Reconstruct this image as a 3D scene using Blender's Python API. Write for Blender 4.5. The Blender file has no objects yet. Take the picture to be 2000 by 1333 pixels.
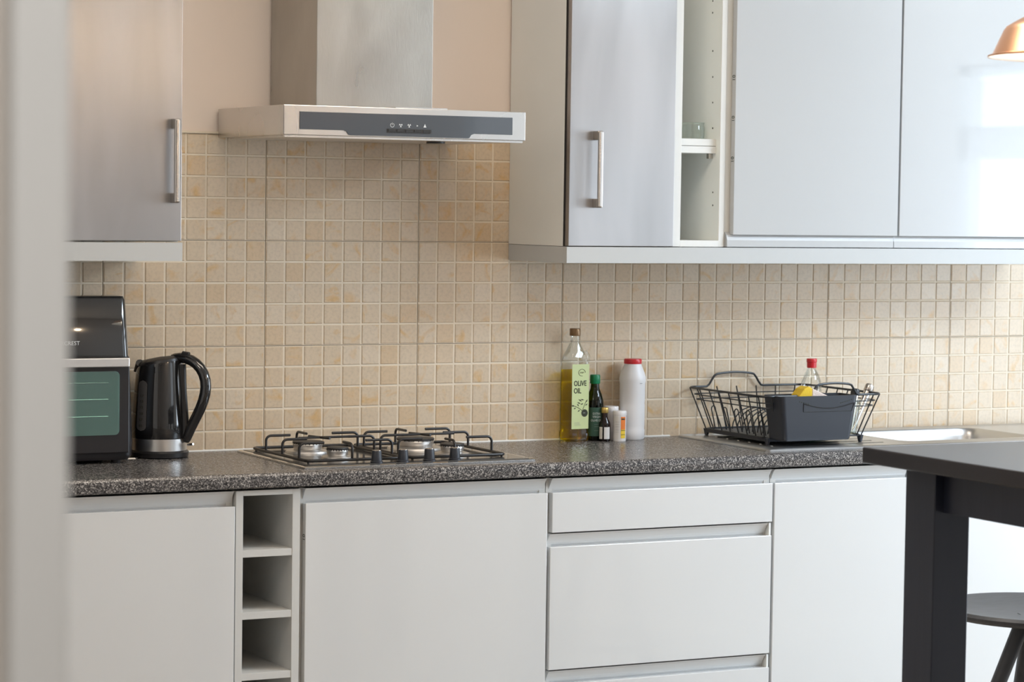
import bpy, bmesh, math, random
from mathutils import Vector, Matrix, Euler
R = math.radians
sc = bpy.context.scene
C = bpy.data.collections.new('kitchen'); sc.collection.children.link(C)

# ------------------------------------------------------------------ camera
yaw, pitch, roll = 0.47437098, -0.05298508, 0.01422914
cam_loc = Vector((-2.28134771, -5.72790662, 1.49185))
fwd = Vector((math.sin(yaw)*math.cos(pitch), math.cos(yaw)*math.cos(pitch), math.sin(pitch)))
rt = fwd.cross(Vector((0, 0, 1))).normalized(); up = rt.cross(fwd)
r2 = math.cos(roll)*rt + math.sin(roll)*up; u2 = -math.sin(roll)*rt + math.cos(roll)*up
cd = bpy.data.cameras.new('camera'); cam = bpy.data.objects.new('camera', cd); C.objects.link(cam)
M3 = Matrix((r2, u2, -fwd)).transposed()
cam.matrix_world = Matrix.Translation(cam_loc) @ M3.to_4x4()
cd.sensor_width = 36; cd.lens = 5057.89*36/2000; cd.clip_start = .05
cd.dof.use_dof = True; cd.dof.focus_distance = 5.85; cd.dof.aperture_fstop = 7.4; cd.dof.aperture_blades = 0
sc.camera = cam

# ------------------------------------------------------------------ view, world, lights
sc.view_settings.view_transform = 'Standard'; sc.view_settings.look = 'None'
sc.view_settings.exposure = 0.09; sc.view_settings.gamma = 1.0; sc.view_settings.use_curve_mapping = False
w = bpy.data.worlds.new('daylight'); sc.world = w; w.use_nodes = True
bg = w.node_tree.nodes['Background']; bg.inputs[0].default_value = (0.86, 0.93, 1.0, 1); bg.inputs[1].default_value = 1.5
def area(name, loc, rot, sx, sy, power, col, portal=False):
    l = bpy.data.lights.new(name, 'AREA'); l.shape = 'RECTANGLE'; l.size = sx; l.size_y = sy; l.energy = power; l.color = col
    o = bpy.data.objects.new(name, l); C.objects.link(o); o.location = loc; o.rotation_euler = rot
    if portal: l.cycles.is_portal = True
    return o
def point(name, loc, power, col, rad):
    l = bpy.data.lights.new(name, 'POINT'); l.energy = power; l.color = col; l.shadow_soft_size = rad
    o = bpy.data.objects.new(name, l); C.objects.link(o); o.location = loc
    return o
DAY = (0.78, 0.89, 1.0)
WARM = (1.0, 0.74, 0.48)
# room: x -2.6..3.6, y -4.3..0, z 0..2.6. right window y -2.55..-0.75 ; rear window x 2.3..3.4
area('portal_right_window', (3.66, -1.975, 1.16), (0, R(90), 0), 2.12, 1.55, 1, (1, 1, 1), True)
area('portal_rear_window', (2.87, -4.38, 1.55), (R(90), 0, 0), 1.2, 1.3, 1, (1, 1, 1), True)
area('daylight_right_window', (3.75, -2.12, 1.16), (0, R(90), 0), 2.08, 1.84, 78, (0.74, 0.87, 1.0))
area('ceiling_fill_right', (2.9, -2.5, 2.585), (0, 0, 0), 1.2, 1.3, 104, (0.72, 0.86, 1.0))  # added cool fill for the right-hand fronts, the ceiling has no opening here
area('ceiling_fill_left', (0.1, -1.25, 2.57), (0, 0, 0), 1.2, .5, 12, (1.0, 0.86, 0.70))  # added wash for the upper back wall, no fixture modelled
point('warm_bulb_rear', (0.40, -3.85, 2.08), 8, WARM, .04)
point('warm_bulb_rear_right', (0.95, -3.85, 2.0), 4, WARM, .04)
point('left_fill', (-1.7, -2.1, 2.25), 11, (1.0, 0.88, 0.76), .16)  # invented soft source to brighten faces turned left, nothing hangs here
area('hallway_fill', (-2.0, -5.4, 2.55), (0, 0, 0),   .9, .6, 26, (1.0, 0.97, 0.93))  # unseen fill added to lift the door trim near the camera

# ------------------------------------------------------------------ materials
def new_mat(name):
    m = bpy.data.materials.new(name); m.use_nodes = True
    nt = m.node_tree; return m, nt, nt.nodes['Principled BSDF']
def node(nt, t, **kw):
    n = nt.nodes.new(t)
    for k, v in kw.items(): setattr(n, k, v)
    return n
def mat(name, col, rough=.5, metal=0., coat=0., spec=.5, bump=0., bscale=60., var=0., vscale=8., coatr=.03, stretch=None, aniso=0., rvar=0., emit=None, es=0.):
    m, nt, p = new_mat(name)
    p.inputs['Base Color'].default_value = (*col, 1); p.inputs['Roughness'].default_value = rough
    p.inputs['Metallic'].default_value = metal; p.inputs['Coat Weight'].default_value = coat
    p.inputs['Coat Roughness'].default_value = coatr; p.inputs['Specular IOR Level'].default_value = spec
    p.inputs['Anisotropic'].default_value = aniso
    tc = node(nt, 'ShaderNodeNewGeometry'); mp = node(nt, 'ShaderNodeMapping')
    nt.links.new(tc.outputs['Position'], mp.inputs['Vector'])
    if stretch: mp.inputs['Scale'].default_value = stretch
    if var or rvar:
        n = node(nt, 'ShaderNodeTexNoise'); n.inputs['Scale'].default_value = vscale; n.inputs['Detail'].default_value = 5
        nt.links.new(mp.outputs[0], n.inputs['Vector'])
    if var:
        mx = node(nt, 'ShaderNodeMixRGB'); mx.inputs[1].default_value = (*[c*(1-var) for c in col], 1)
        mx.inputs[2].default_value = (*[min(1, c*(1+var)) for c in col], 1)
        nt.links.new(n.outputs['Fac'], mx.inputs[0]); nt.links.new(mx.outputs[0], p.inputs['Base Color'])
    if rvar:
        mr = node(nt, 'ShaderNodeMapRange'); mr.inputs[1].default_value = .3; mr.inputs[2].default_value = .7
        mr.inputs[3].default_value = rough-rvar; mr.inputs[4].default_value = rough+rvar
        nt.links.new(n.outputs['Fac'], mr.inputs[0]); nt.links.new(mr.outputs[0], p.inputs['Roughness'])
    if bump:
        b = node(nt, 'ShaderNodeTexNoise'); b.inputs['Scale'].default_value = bscale; b.inputs['Detail'].default_value = 3
        nt.links.new(mp.outputs[0], b.inputs['Vector'])
        bn = node(nt, 'ShaderNodeBump'); bn.inputs['Strength'].default_value = bump; bn.inputs['Distance'].default_value = .01
        nt.links.new(b.outputs['Fac'], bn.inputs['Height']); nt.links.new(bn.outputs[0], p.inputs['Normal'])
    if emit: p.inputs['Emission Color'].default_value = (*emit, 1); p.inputs['Emission Strength'].default_value = es
    return m
def thin(name, tint, gloss=.12, rough=.03, gcol=(1, 1, 1), fk=.6):
    """thin clear plastic or glass: tinted transparency under a fresnel gloss"""
    m = bpy.data.materials.new(name); m.use_nodes = True; nt = m.node_tree; nt.nodes.clear()
    o = node(nt, 'ShaderNodeOutputMaterial'); t = node(nt, 'ShaderNodeBsdfTransparent'); g = node(nt, 'ShaderNodeBsdfGlossy')
    t.inputs[0].default_value = (*tint, 1); g.inputs[0].default_value = (*gcol, 1); g.inputs['Roughness'].default_value = rough
    lw = node(nt, 'ShaderNodeLayerWeight'); lw.inputs[0].default_value = .35
    ma = node(nt, 'ShaderNodeMath', operation='MULTIPLY_ADD'); ma.inputs[1].default_value = fk; ma.inputs[2].default_value = gloss*.4
    mx = node(nt, 'ShaderNodeMixShader')
    nt.links.new(lw.outputs['Fresnel'], ma.inputs[0]); nt.links.new(ma.outputs[0], mx.inputs[0])
    nt.links.new(t.outputs[0], mx.inputs[1]); nt.links.new(g.outputs[0], mx.inputs[2]); nt.links.new(mx.outputs[0], o.inputs[0])
    return m

def tile_mat():
    m, nt, p = new_mat('beige_stone_tile')
    L = nt.links.new
    geo = node(nt, 'ShaderNodeNewGeometry')
    off = node(nt, 'ShaderNodeVectorMath', operation='ADD'); off.inputs[1].default_value = (10.0, 0.0, 10.004)
    L(geo.outputs['Position'], off.inputs[0])
    sca = node(nt, 'ShaderNodeVectorMath', operation='SCALE'); sca.inputs['Scale'].default_value = 20.
    L(off.outputs[0], sca.inputs[0])
    fl = node(nt, 'ShaderNodeVectorMath', operation='FLOOR'); L(sca.outputs[0], fl.inputs[0])
    mul = node(nt, 'ShaderNodeVectorMath', operation='MULTIPLY'); mul.inputs[1].default_value = (1, 0, 1); L(fl.outputs[0], mul.inputs[0])
    wn = node(nt, 'ShaderNodeTexWhiteNoise', noise_dimensions='3D'); L(mul.outputs[0], wn.inputs['Vector'])
    ramp = node(nt, 'ShaderNodeValToRGB'); L(wn.outputs['Value'], ramp.inputs[0])
    cr = ramp.color_ramp; cr.elements[0].position = 0; cr.elements[0].color = (.67, .53, .375, 1)
    cr.elements[1].position = 1; cr.elements[1].color = (.67, .505, .33, 1)
    for pos, c in ((.35, (.68, .55, .40)), (.6, (.67, .54, .39)), (.85, (.71, .59, .45)), (.95, (.66, .50, .33))):
        e = cr.elements.new(pos); e.color = (*c, 1)
    # veins: noise shifted per tile
    jit = node(nt, 'ShaderNodeVectorMath', operation='SCALE'); jit.inputs['Scale'].default_value = 7.; L(wn.outputs['Color'], jit.inputs[0])
    ad = node(nt, 'ShaderNodeVectorMath', operation='ADD'); L(geo.outputs['Position'], ad.inputs[0]); L(jit.outputs[0], ad.inputs[1])
    n1 = node(nt, 'ShaderNodeTexNoise'); n1.inputs['Scale'].default_value = 16; n1.inputs['Detail'].default_value = 6; n1.inputs['Distortion'].default_value = 1.5
    L(ad.outputs[0], n1.inputs['Vector'])
    r1 = node(nt, 'ShaderNodeValToRGB'); r1.color_ramp.elements[0].position = .56; r1.color_ramp.elements[1].position = .72
    r1.color_ramp.elements[0].color = (0, 0, 0, 1); r1.color_ramp.elements[1].color = (.9, .9, .9, 1); L(n1.outputs['Fac'], r1.inputs[0])
    mx = node(nt, 'ShaderNodeMixRGB'); mx.inputs[2].default_value = (.66, .43, .20, 1); L(r1.outputs[0], mx.inputs[0]); L(ramp.outputs[0], mx.inputs[1])
    n2 = node(nt, 'ShaderNodeTexNoise'); n2.inputs['Scale'].default_value = 130; n2.inputs['Detail'].default_value = 4; L(geo.outputs['Position'], n2.inputs['Vector'])
    m2 = node(nt, 'ShaderNodeMixRGB', blend_type='MULTIPLY'); m2.inputs[0].default_value = .3; L(mx.outputs[0], m2.inputs[1])
    r2_ = node(nt, 'ShaderNodeValToRGB'); r2_.color_ramp.elements[0].position = .3; r2_.color_ramp.elements[0].color = (.62, .62, .62, 1); r2_.color_ramp.elements[1].position = .55
    L(n2.outputs['Fac'], r2_.inputs[0]); L(r2_.outputs[0], m2.inputs[2])
    L(m2.outputs[0], p.inputs['Base Color'])
    p.inputs['Roughness'].default_value = .30; p.inputs['Specular IOR Level'].default_value = .6
    bn = node(nt, 'ShaderNodeBump'); bn.inputs['Strength'].default_value = .22; bn.inputs['Distance'].default_value = .004
    L(n1.outputs['Fac'], bn.inputs['Height']); L(bn.outputs[0], p.inputs['Normal'])
    return m
def speckle_mat():
    m, nt, p = new_mat('grey_speckled_laminate'); L = nt.links.new
    geo = node(nt, 'ShaderNodeNewGeometry')
    v = node(nt, 'ShaderNodeTexVoronoi'); v.inputs['Scale'].default_value = 430; L(geo.outputs['Position'], v.inputs['Vector'])
    sp = node(nt, 'ShaderNodeSeparateColor'); L(v.outputs['Color'], sp.inputs[0])
    r = node(nt, 'ShaderNodeValToRGB'); L(sp.outputs[0], r.inputs[0]); cr = r.color_ramp; cr.interpolation = 'CONSTANT'
    cr.elements[0].color = (.035, .033, .034, 1); cr.elements[1].position = .85; cr.elements[1].color = (.44, .41, .385, 1)
    for pos, c in ((.3, (.075, .07, .07)), (.5, (.14, .13, .127)), (.68, (.23, .215, .205))):
        e = cr.elements.new(pos); e.color = (*c, 1)
    L(r.outputs[0], p.inputs['Base Color'])
    p.inputs['Roughness'].default_value = .26; p.inputs['Specular IOR Level'].default_value = .42
    return m
def steel_mat(name, col, rough, rv, vs=3.0, stretch=(1, 1, .35), bump=.0, swirl=False, aniso=0.0):
    m, nt, p = new_mat(name); L = nt.links.new
    p.inputs['Metallic'].default_value = 1
    geo = node(nt, 'ShaderNodeNewGeometry'); mp = node(nt, 'ShaderNodeMapping'); mp.inputs['Scale'].default_value = stretch; mp.inputs['Rotation'].default_value = (0, R(-14), 0)
    L(geo.outputs['Position'], mp.inputs[0])
    n = node(nt, 'ShaderNodeTexNoise'); n.inputs['Scale'].default_value = vs; n.inputs['Detail'].default_value = 3; n.inputs['Roughness'].default_value = .5; n.inputs['Distortion'].default_value = .4
    L(mp.outputs[0], n.inputs['Vector'])
    mr = node(nt, 'ShaderNodeMapRange'); mr.inputs[1].default_value = 0; mr.inputs[2].default_value = 1; mr.inputs[3].default_value = rough-rv*2; mr.inputs[4].default_value = rough+rv*2
    L(n.outputs['Fac'], mr.inputs[0]); L(mr.outputs[0], p.inputs['Roughness'])
    mx = node(nt, 'ShaderNodeMixRGB'); mx.inputs[1].default_value = (*[c*.72 for c in col], 1); mx.inputs[2].default_value = (*[min(1, c*1.28) for c in col], 1)
    L(n.outputs['Fac'], mx.inputs[0]); L(mx.outputs[0], p.inputs['Base Color'])
    # fine vertical brushing
    mp2 = node(nt, 'ShaderNodeMapping'); mp2.inputs['Scale'].default_value = (1, 1, .04) if not swirl else (1, 1, .25)
    L(geo.outputs['Position'], mp2.inputs[0])
    n2 = node(nt, 'ShaderNodeTexNoise'); n2.inputs['Scale'].default_value = 420 if not swirl else 60; n2.inputs['Detail'].default_value = 2
    if swirl: n2.inputs['Distortion'].default_value = 3
    L(mp2.outputs[0], n2.inputs['Vector'])
    bn = node(nt, 'ShaderNodeBump'); bn.inputs['Strength'].default_value = .03 if not swirl else .10; bn.inputs['Distance'].default_value = .002
    L(n2.outputs['Fac'], bn.inputs['Height'])
    if swirl: L(bn.outputs[0], p.inputs['Normal'])
    tg = node(nt, 'ShaderNodeTangent', direction_type='RADIAL', axis='Z'); L(tg.outputs[0], p.inputs['Tangent'])
    p.inputs['Anisotropic'].default_value = aniso; p.inputs['Anisotropic Rotation'].default_value = 0.0
    return m

TILE = tile_mat(); SPECK = speckle_mat()
GROUT = mat('cream_grout', (.80, .70, .56), .55, var=.06, vscale=30)
JOINT = mat('dark_joint_grout', (.23, .17, .11), .8)
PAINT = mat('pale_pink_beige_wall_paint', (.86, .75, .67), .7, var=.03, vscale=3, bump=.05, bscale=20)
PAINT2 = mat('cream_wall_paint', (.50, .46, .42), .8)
CEIL = mat('white_ceiling_paint', (.86, .85, .83), .9)
FLOORM = mat('brown_floor_boards', (.34, .27, .2), .45, var=.2, vscale=4, stretch=(1, 8, 1))
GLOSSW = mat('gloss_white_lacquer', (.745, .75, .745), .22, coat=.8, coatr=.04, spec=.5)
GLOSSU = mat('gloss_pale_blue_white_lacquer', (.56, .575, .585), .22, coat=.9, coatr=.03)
CARC = mat('white_melamine', (.66, .655, .63), .42)
CARCIN = mat('off_white_melamine_interior', (.90, .91, .85), .5)
SIDEP = mat('grey_white_side_panel', (.86, .87, .84), .38, var=.03)
CREAMW = mat('bright_white_edge_band', (.82, .82, .79), .4)
PELM = mat('pale_grey_pelmet', (.56, .575, .575), .38)
STEELD = steel_mat('brushed_steel_door', (.44, .43, .43), .31, .045, vs=5, stretch=(1.6, 1, .3), aniso=.75)
STEELC = steel_mat('smeared_steel_chimney', (.45, .44, .41), .33, .08, vs=9, stretch=(1, 1, .5), swirl=True)
STEEL = steel_mat('plain_steel', (.62, .60, .575), .27, .05)
STEELS = mat('sink_steel', (.66, .66, .66), .30, metal=1, bump=.02, bscale=90)
CHROME = mat('satin_nickel', (.60, .57, .54), .25, metal=1)
POLISH = mat('polished_steel', (.78, .78, .78), .1, metal=1)
BURN = mat('burner_aluminium', (.66, .64, .62), .38, metal=1)
CAP = mat('burner_cap_black', (.03, .028, .028), .45)
IRON = mat('black_enamelled_iron', (.022, .02, .02), .38)
HOBG = mat('dark_enamel_hob_plate', (.10, .095, .09), .13, spec=.7)
HOODG = mat('dark_grey_hood_glass', (.055, .065, .08), .12, coat=1.)
BLKP = mat('black_plastic', (.018, .018, .020), .32)
BLKG = mat('black_gloss_plastic', (.012, .012, .013), .08, coat=1., coatr=.02)
OVENB = mat('charcoal_oven_paint', (.017, .0155, .018), .33)
WIRE = mat('black_coated_wire', (.016, .019, .024), .35)
CADDY = mat('slate_black_plastic', (.022, .026, .036), .42)
TABLE = mat('black_brown_wood', (.016, .020, .036), .38, bump=.06, bscale=30, stretch=(1, 1, .1))
TABTOP = mat('black_lacquered_table_top', (.022, .021, .026), .27, spec=.55)
STOOLM = mat('dark_grey_stained_wood', (.07, .075, .085), .42, var=.35, vscale=24, stretch=(1, 4, 1))
COPPER = mat('brushed_copper', (.90, .52, .32), .28, metal=1)
ENAMEL = mat('white_enamel_lamp_inside', (.9, .9, .88), .4)
BULB = mat('lit_bulb', (1, 1, 1), .3, emit=(1.0, .86, .68), es=70)
ARCHW = mat('white_painted_wood', (.62, .625, .62), .5)
RED = mat('red_plastic', (.62, .02, .03), .3)
WHITEP = mat('white_plastic', (.80, .79, .80), .35)
GOLDC = mat('gold_screw_cap', (.62, .44, .14), .3, metal=.7)
CORK = mat('bronze_brown_cap', (.22, .13, .06), .35, metal=.4)
GREENC = mat('green_screw_cap', (.0, .19, .075), .35)
LABELG = mat('pale_green_paper_label', (.62, .70, .36), .55)
INK = mat('dark_olive_ink', (.035, .04, .02), .6)
LABELD = mat('dark_green_paper_label', (.03, .085, .06), .5)
LABELW = mat('white_paper_label', (.72, .70, .68), .55)
PALEINK = mat('pale_ink', (.55, .60, .56), .5)
GREYINK = mat('grey_ink', (.3, .3, .32), .6)
ORANGE = mat('orange_paper_label', (.85, .23, .04), .5)
YELL = mat('yellow_print', (.85, .6, .05), .5)
SPONGE = mat('yellow_sponge', (.85, .58, .05), .9, bump=.4, bscale=400)
SPONGEW = mat('pale_pink_sponge', (.80, .68, .62), .9, bump=.3, bscale=400)
CLEAR = thin('clear_plastic', (.95, .97, .97), .04, fk=.5)
GLASS = thin('clear_glass', (.90, .94, .92), .08, fk=.45)
OILC = thin('golden_olive_oil', (.93, .80, .05), .02, fk=.10)
GREENG = thin('dark_green_glass', (.10, .16, .05), .05, fk=.25)
SOAPL = thin('green_washing_up_liquid', (.25, .8, .5), .1)
VAN = thin('dark_brown_glass', (.35, .25, .25), .06, fk=.3)
OVG = thin('teal_tinted_oven_glass', (.50, .66, .62), .5, .08, (.6, .8, .78))
OVIN = mat('oven_cavity_grey', (.50, .60, .58), .4)
SCREENW = mat('white_print', (.75, .78, .8), .5)
BLIND = mat('white_blind_slat', (.85, .85, .85), .5)

# ------------------------------------------------------------------ mesh helpers
class MB:
    def __init__(s): s.v = []; s.f = []; s.smooth = []
    def add(s, vs, fs, sm=False):
        b = len(s.v); s.v += [tuple(v) for v in vs]; s.f += [tuple(i+b for i in f) for f in fs]; s.smooth += [sm]*len(fs); return s
    def box(s, x0, x1, y0, y1, z0, z1):
        v = [(x0,y0,z0),(x1,y0,z0),(x1,y1,z0),(x0,y1,z0),(x0,y0,z1),(x1,y0,z1),(x1,y1,z1),(x0,y1,z1)]
        return s.add(v, [(0,3,2,1),(4,5,6,7),(0,1,5,4),(1,2,6,5),(2,3,7,6),(3,0,4,7)])
    def prism_x(s, prof, x0, x1):
        """closed (y,z) outline extruded along x"""
        n = len(prof); v = [(x0, y, z) for y, z in prof]+[(x1, y, z) for y, z in prof]
        f = [(i, (i+1) % n, (i+1) % n+n, i+n) for i in range(n)]+[tuple(range(n))[::-1], tuple(range(n, 2*n))]
        return s.add(v, f)
    def prism_y(s, prof, y0, y1):
        n = len(prof); v = [(x, y0, z) for x, z in prof]+[(x, y1, z) for x, z in prof]
        f = [(i, (i+1) % n, (i+1) % n+n, i+n) for i in range(n)]+[tuple(range(n))[::-1], tuple(range(n, 2*n))]
        return s.add(v, f)
    def rings(s, rs, cap0=True, cap1=True, sm=True):
        n = len(rs[0]); v = [p for r in rs for p in r]; f = []
        for k in range(len(rs)-1):
            for i in range(n): f.append((k*n+i, k*n+(i+1) % n, (k+1)*n+(i+1) % n, (k+1)*n+i))
        b = len(s.v); s.add(v, f, sm)
        if cap0: s.f.append(tuple(b+i for i in range(n))[::-1]); s.smooth.append(False)
        if cap1: s.f.append(tuple(b+(len(rs)-1)*n+i for i in range(n))); s.smooth.append(False)
        return s
    def lathe(s, prof, c=(0, 0, 0), seg=32, cap0=True, cap1=True, sm=True):
        rs = [[(c[0]+r*math.cos(2*math.pi*i/seg), c[1]+r*math.sin(2*math.pi*i/seg), c[2]+z) for i in range(seg)] for r, z in prof]
        return s.rings(rs, cap0, cap1, sm)
    def tube(s, pts, r, seg=8, closed=False, caps=True):
        P = [Vector(p) for p in pts]; n = len(P); rs = []
        rad = r if isinstance(r, (list, tuple)) else [r]*n
        up = None
        for i in range(n):
            if closed: t = (P[(i+1) % n]-P[i-1]).normalized()
            else: t = (P[min(i+1, n-1)]-P[max(i-1, 0)]).normalized()
            if up is None: up = Vector((0, 0, 1)) if abs(t.z) < .9 else Vector((1, 0, 0))
            a = t.cross(up).normalized(); up = a.cross(t).normalized()
            rs.append([tuple(P[i]+(a*math.cos(2*math.pi*k/seg)+up*math.sin(2*math.pi*k/seg))*rad[i]) for k in range(seg)])
        if closed: rs.append(rs[0])
        return s.rings(rs, caps and not closed, caps and not closed)
    def build(s, name, m, parent=None, bevel=0., seg=2, label=None, base=None, sub=0, kind=None):
        o0 = Vector(parent['o']) if parent and 'o' in parent else Vector(base or (0, 0, 0))
        if parent is None and base is None: o0 = Vector((0, 0, 0))
        me = bpy.data.meshes.new(name); me.from_pydata([tuple(Vector(v)-o0) for v in s.v], [], s.f); me.update()
        bm = bmesh.new(); bm.from_mesh(me); bmesh.ops.recalc_face_normals(bm, faces=bm.faces); bm.to_mesh(me); bm.free()
        me.polygons.foreach_set('use_smooth', s.smooth)
        if any(s.smooth): me.set_sharp_from_angle(angle=R(38))
        me.materials.append(m); o = bpy.data.objects.new(name, me); C.objects.link(o)
        if parent: o.parent = parent
        else: o.location = o0
        if parent is not None and 'o' in parent: ORI[o.name] = parent['o']
        if bevel:
            b = o.modifiers.new('bevel', 'BEVEL'); b.width = bevel; b.segments = seg; b.limit_method = 'ANGLE'; b.angle_limit = R(40); b.harden_normals = False
        if sub: q = o.modifiers.new('sub', 'SUBSURF'); q.levels = sub; q.render_levels = sub
        if label: o['label'] = label
        if kind: o['kind'] = kind
        if parent is not None: o['o'] = list(parent['o'])
        else: o['o'] = list(o0)
        return o
ORI = {}
def thing(name, loc, label, cat, group=None):
    o = bpy.data.objects.new(name, None); C.objects.link(o); o.location = loc; o['o'] = list(loc)
    o.empty_display_size = .05; o['label'] = label; o['category'] = cat
    if group: o['group'] = group
    return o
def tag(o, label, cat, group=None):
    o['label'] = label; o['category'] = cat
    if group: o['group'] = group
    return o
def struct(o): o['kind'] = 'structure'; return o
def text(body, size, m, parent, loc, rot, name='lettering', depth=.0003, align='LEFT', xs=1.0, bold=0.0):
    cu = bpy.data.curves.new(name, 'FONT'); cu.body = body; cu.size = size; cu.extrude = depth; cu.align_x = align; cu.resolution_u = 3; cu.offset = bold*size
    t = bpy.data.objects.new(name+'_tmp', cu); C.objects.link(t)
    bpy.context.view_layer.update()
    me = bpy.data.meshes.new_from_object(t.evaluated_get(bpy.context.evaluated_depsgraph_get()))
    bpy.data.objects.remove(t)
    X = Matrix.Translation(Vector(loc)-Vector(parent['o'])) @ Euler(rot).to_matrix().to_4x4() @ Matrix.Diagonal((xs, 1, 1, 1))
    me.transform(X); me.materials.clear(); me.materials.append(m); me.name = name
    o = bpy.data.objects.new(name, me); C.objects.link(o); o.parent = parent; o['o'] = list(parent['o'])
    return o
def rrect(x0, x1, y0, y1, r, z, n=5):
    pts = []
    for cx, cy, a0 in ((x1-r, y1-r, 0), (x0+r, y1-r, 90), (x0+r, y0+r, 180), (x1-r, y0+r, 270)):
        for i in range(n+1):
            a = R(a0+90*i/n); pts.append((cx+r*math.cos(a), cy+r*math.sin(a), z))
    return pts

# ------------------------------------------------------------------ room shell
struct(MB().box(-2.6, 3.6, -4.3, .2, -.06, 0).build('floor', FLOORM))
struct(MB().box(-2.7, 3.7, -4.4, .2, 2.6, 2.7).build('ceiling', CEIL))
wb = struct(MB().box(-2.6, 3.6, .006, .16, 0, 2.6).build('wall_back', PAINT))
struct(MB().box(-2.7, -2.6, -4.3, .16, 0, 2.6).build('wall_left', CEIL))
# right wall with window opening y -2.6..-0.7, z 1.02..2.22
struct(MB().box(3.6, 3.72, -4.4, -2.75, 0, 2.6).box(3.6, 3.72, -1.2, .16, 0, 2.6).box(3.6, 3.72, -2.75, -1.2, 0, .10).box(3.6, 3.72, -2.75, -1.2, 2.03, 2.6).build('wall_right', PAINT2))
# front wall (behind the camera's room side): doorway x -1.822..-1.0, window x 2.2..3.5
struct(MB().box(-2.7, -1.899, -4.4, -4.3, 0, 2.6).box(-1.0, 2.22, -4.4, -4.3, 0, 2.6).box(3.52, 3.6, -4.4, -4.3, 0, 2.6)
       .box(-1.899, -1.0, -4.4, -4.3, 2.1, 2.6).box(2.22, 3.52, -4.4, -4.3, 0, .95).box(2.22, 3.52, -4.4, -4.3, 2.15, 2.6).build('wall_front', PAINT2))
struct(MB().box(-1.899, -1.867, -4.415, -4.28, 0, 2.1).build('trim_1', ARCHW, bevel=.004))
# hallway around the camera
struct(MB().box(-3.3, .6, -7.2, -4.4, -.061, -.001).build('floor_hallway', FLOORM))
struct(MB().box(-3.3, .6, -7.2, -4.4, 2.6, 2.7).build('ceiling_hallway', CEIL))
struct(MB().box(-3.4, -3.3, -7.2, -4.4, 0, 2.6).box(.6, .7, -7.2, -4.4, 0, 2.6).box(-3.4, .7, -7.3, -7.2, 0, 2.6).build('wall_hallway', PAINT2))
# windows: frames, transom and blinds (seen as reflections)
w1 = struct(MB().box(3.62, 3.68, -2.75, -2.69, .10, 2.22).box(3.62, 3.68, -1.26, -1.2, .10, 2.22).box(3.62, 3.68, -2.75, -1.2, .10, .18).box(3.62, 3.68, -2.75, -1.2, 1.99, 2.05)
            .box(3.62, 3.68, -2.75, -1.2, 1.68, 1.80).box(3.62, 3.68, -1.93, -1.87, .10, 2.22).build('window_1', ARCHW))
for i in range(51):
    z = .20+i*.039
    if 1.66 < z < 1.82 or z > 1.98: continue
    MB().box(3.575, 3.598, -2.67, -1.28, z, z+.0015).build('blind_slat', BLIND, w1)
struct(MB().box(2.22, 2.28, -4.38, -4.32, .95, 2.15).box(3.46, 3.52, -4.38, -4.32, .95, 2.15).box(2.22, 3.52, -4.38, -4.32, .95, 1.01).box(2.22, 3.52, -4.38, -4.32, 2.09, 2.15)
       .box(2.84, 2.90, -4.38, -4.32, .95, 2.15).build('window_2', ARCHW))

# ------------------------------------------------------------------ tiles
X0, Z0 = 0.0, 0.896
def visible_cell(x, z):
    if x < -.95 or x > 2.35: return False
    if z > 1.42 and (x < -.36 or x > .70): return False
    return True
# dark joints between the big moulded tiles: recessed bed
MB().box(-1.2, 2.6, .0022, .006, .88, 1.40).box(-.42, .72, .0022, .006, 1.40, 1.646).build('joint_bed', JOINT, wb)
for i in range(-3, 7):
    for k in range(3):
        x, z = i*.4, Z0+k*.25
        if k == 2 and (i < -1 or i > 1): continue
        xa, xb = x+.0009, x+.3991
        if k == 2 and i == 1: xb = .70
        MB().box(xa, xb, .0012, .0035, z+.0008, z+.2492).build('tile_panel', GROUT, wb)
def tile_geo(mb, cx, cz, h=.0231, b=.0016):
    o = [(cx-h, .0012, cz-h), (cx+h, .0012, cz-h), (cx+h, .0012, cz+h), (cx-h, .0012, cz+h)]
    t = [(cx-h+b, -.0006, cz-h+b), (cx+h-b, -.0006, cz-h+b), (cx+h-b, -.0006, cz+h-b), (cx-h+b, -.0006, cz+h-b)]
    mb.add(o+t, [(4, 5, 6, 7), (0, 1, 5, 4), (1, 2, 6, 5), (2, 3, 7, 6), (3, 0, 4, 7)])
cells = []
for i in range(-20, 48):
    for k in range(15):
        cx, cz = (i+.5)*.05, Z0+(k+.5)*.05
        if visible_cell(cx, cz) and cz > .9: cells.append((cx, cz))
def vis(c):   # roughly seen from the kitchen door, nearest first
    x, z = c
    hidden = (z > 1.35 and (x < -.22 or x > .64)) or x < -.64 or (x < -.30 and z < 1.25) 
    return (hidden, (x-cam_loc.x)**2)
cells.sort(key=vis)
proto = MB(); tile_geo(proto, 0, 0)
pt = proto.build('tile', TILE, wb); pme = pt.data
rnd = random.Random(4)
for j, (cx, cz) in enumerate(cells[:296]):
    o = pt if j == 0 else bpy.data.objects.new('tile', pme)
    if j: C.objects.link(o); o.parent = wb
    o.location = (cx, rnd.uniform(-.0002, .0002), cz); o.rotation_euler = (rnd.uniform(-.004, .004), 0, rnd.uniform(-.004, .004))
mb = MB()
for cx, cz in cells[296:]: tile_geo(mb, cx, cz)
mb.build('tile_field', TILE, wb, kind='stuff')
struct(MB().box(-.42, .643, -.004, .006, 1.646, 1.651).build('trim_2', GROUT))
struct(MB().prism_x([(-.0035, .8995), (.004, .8995), (.004, .9045), (-.0005, .9035)], -1.2, 1.12).build('trim_3', CREAMW))

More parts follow.
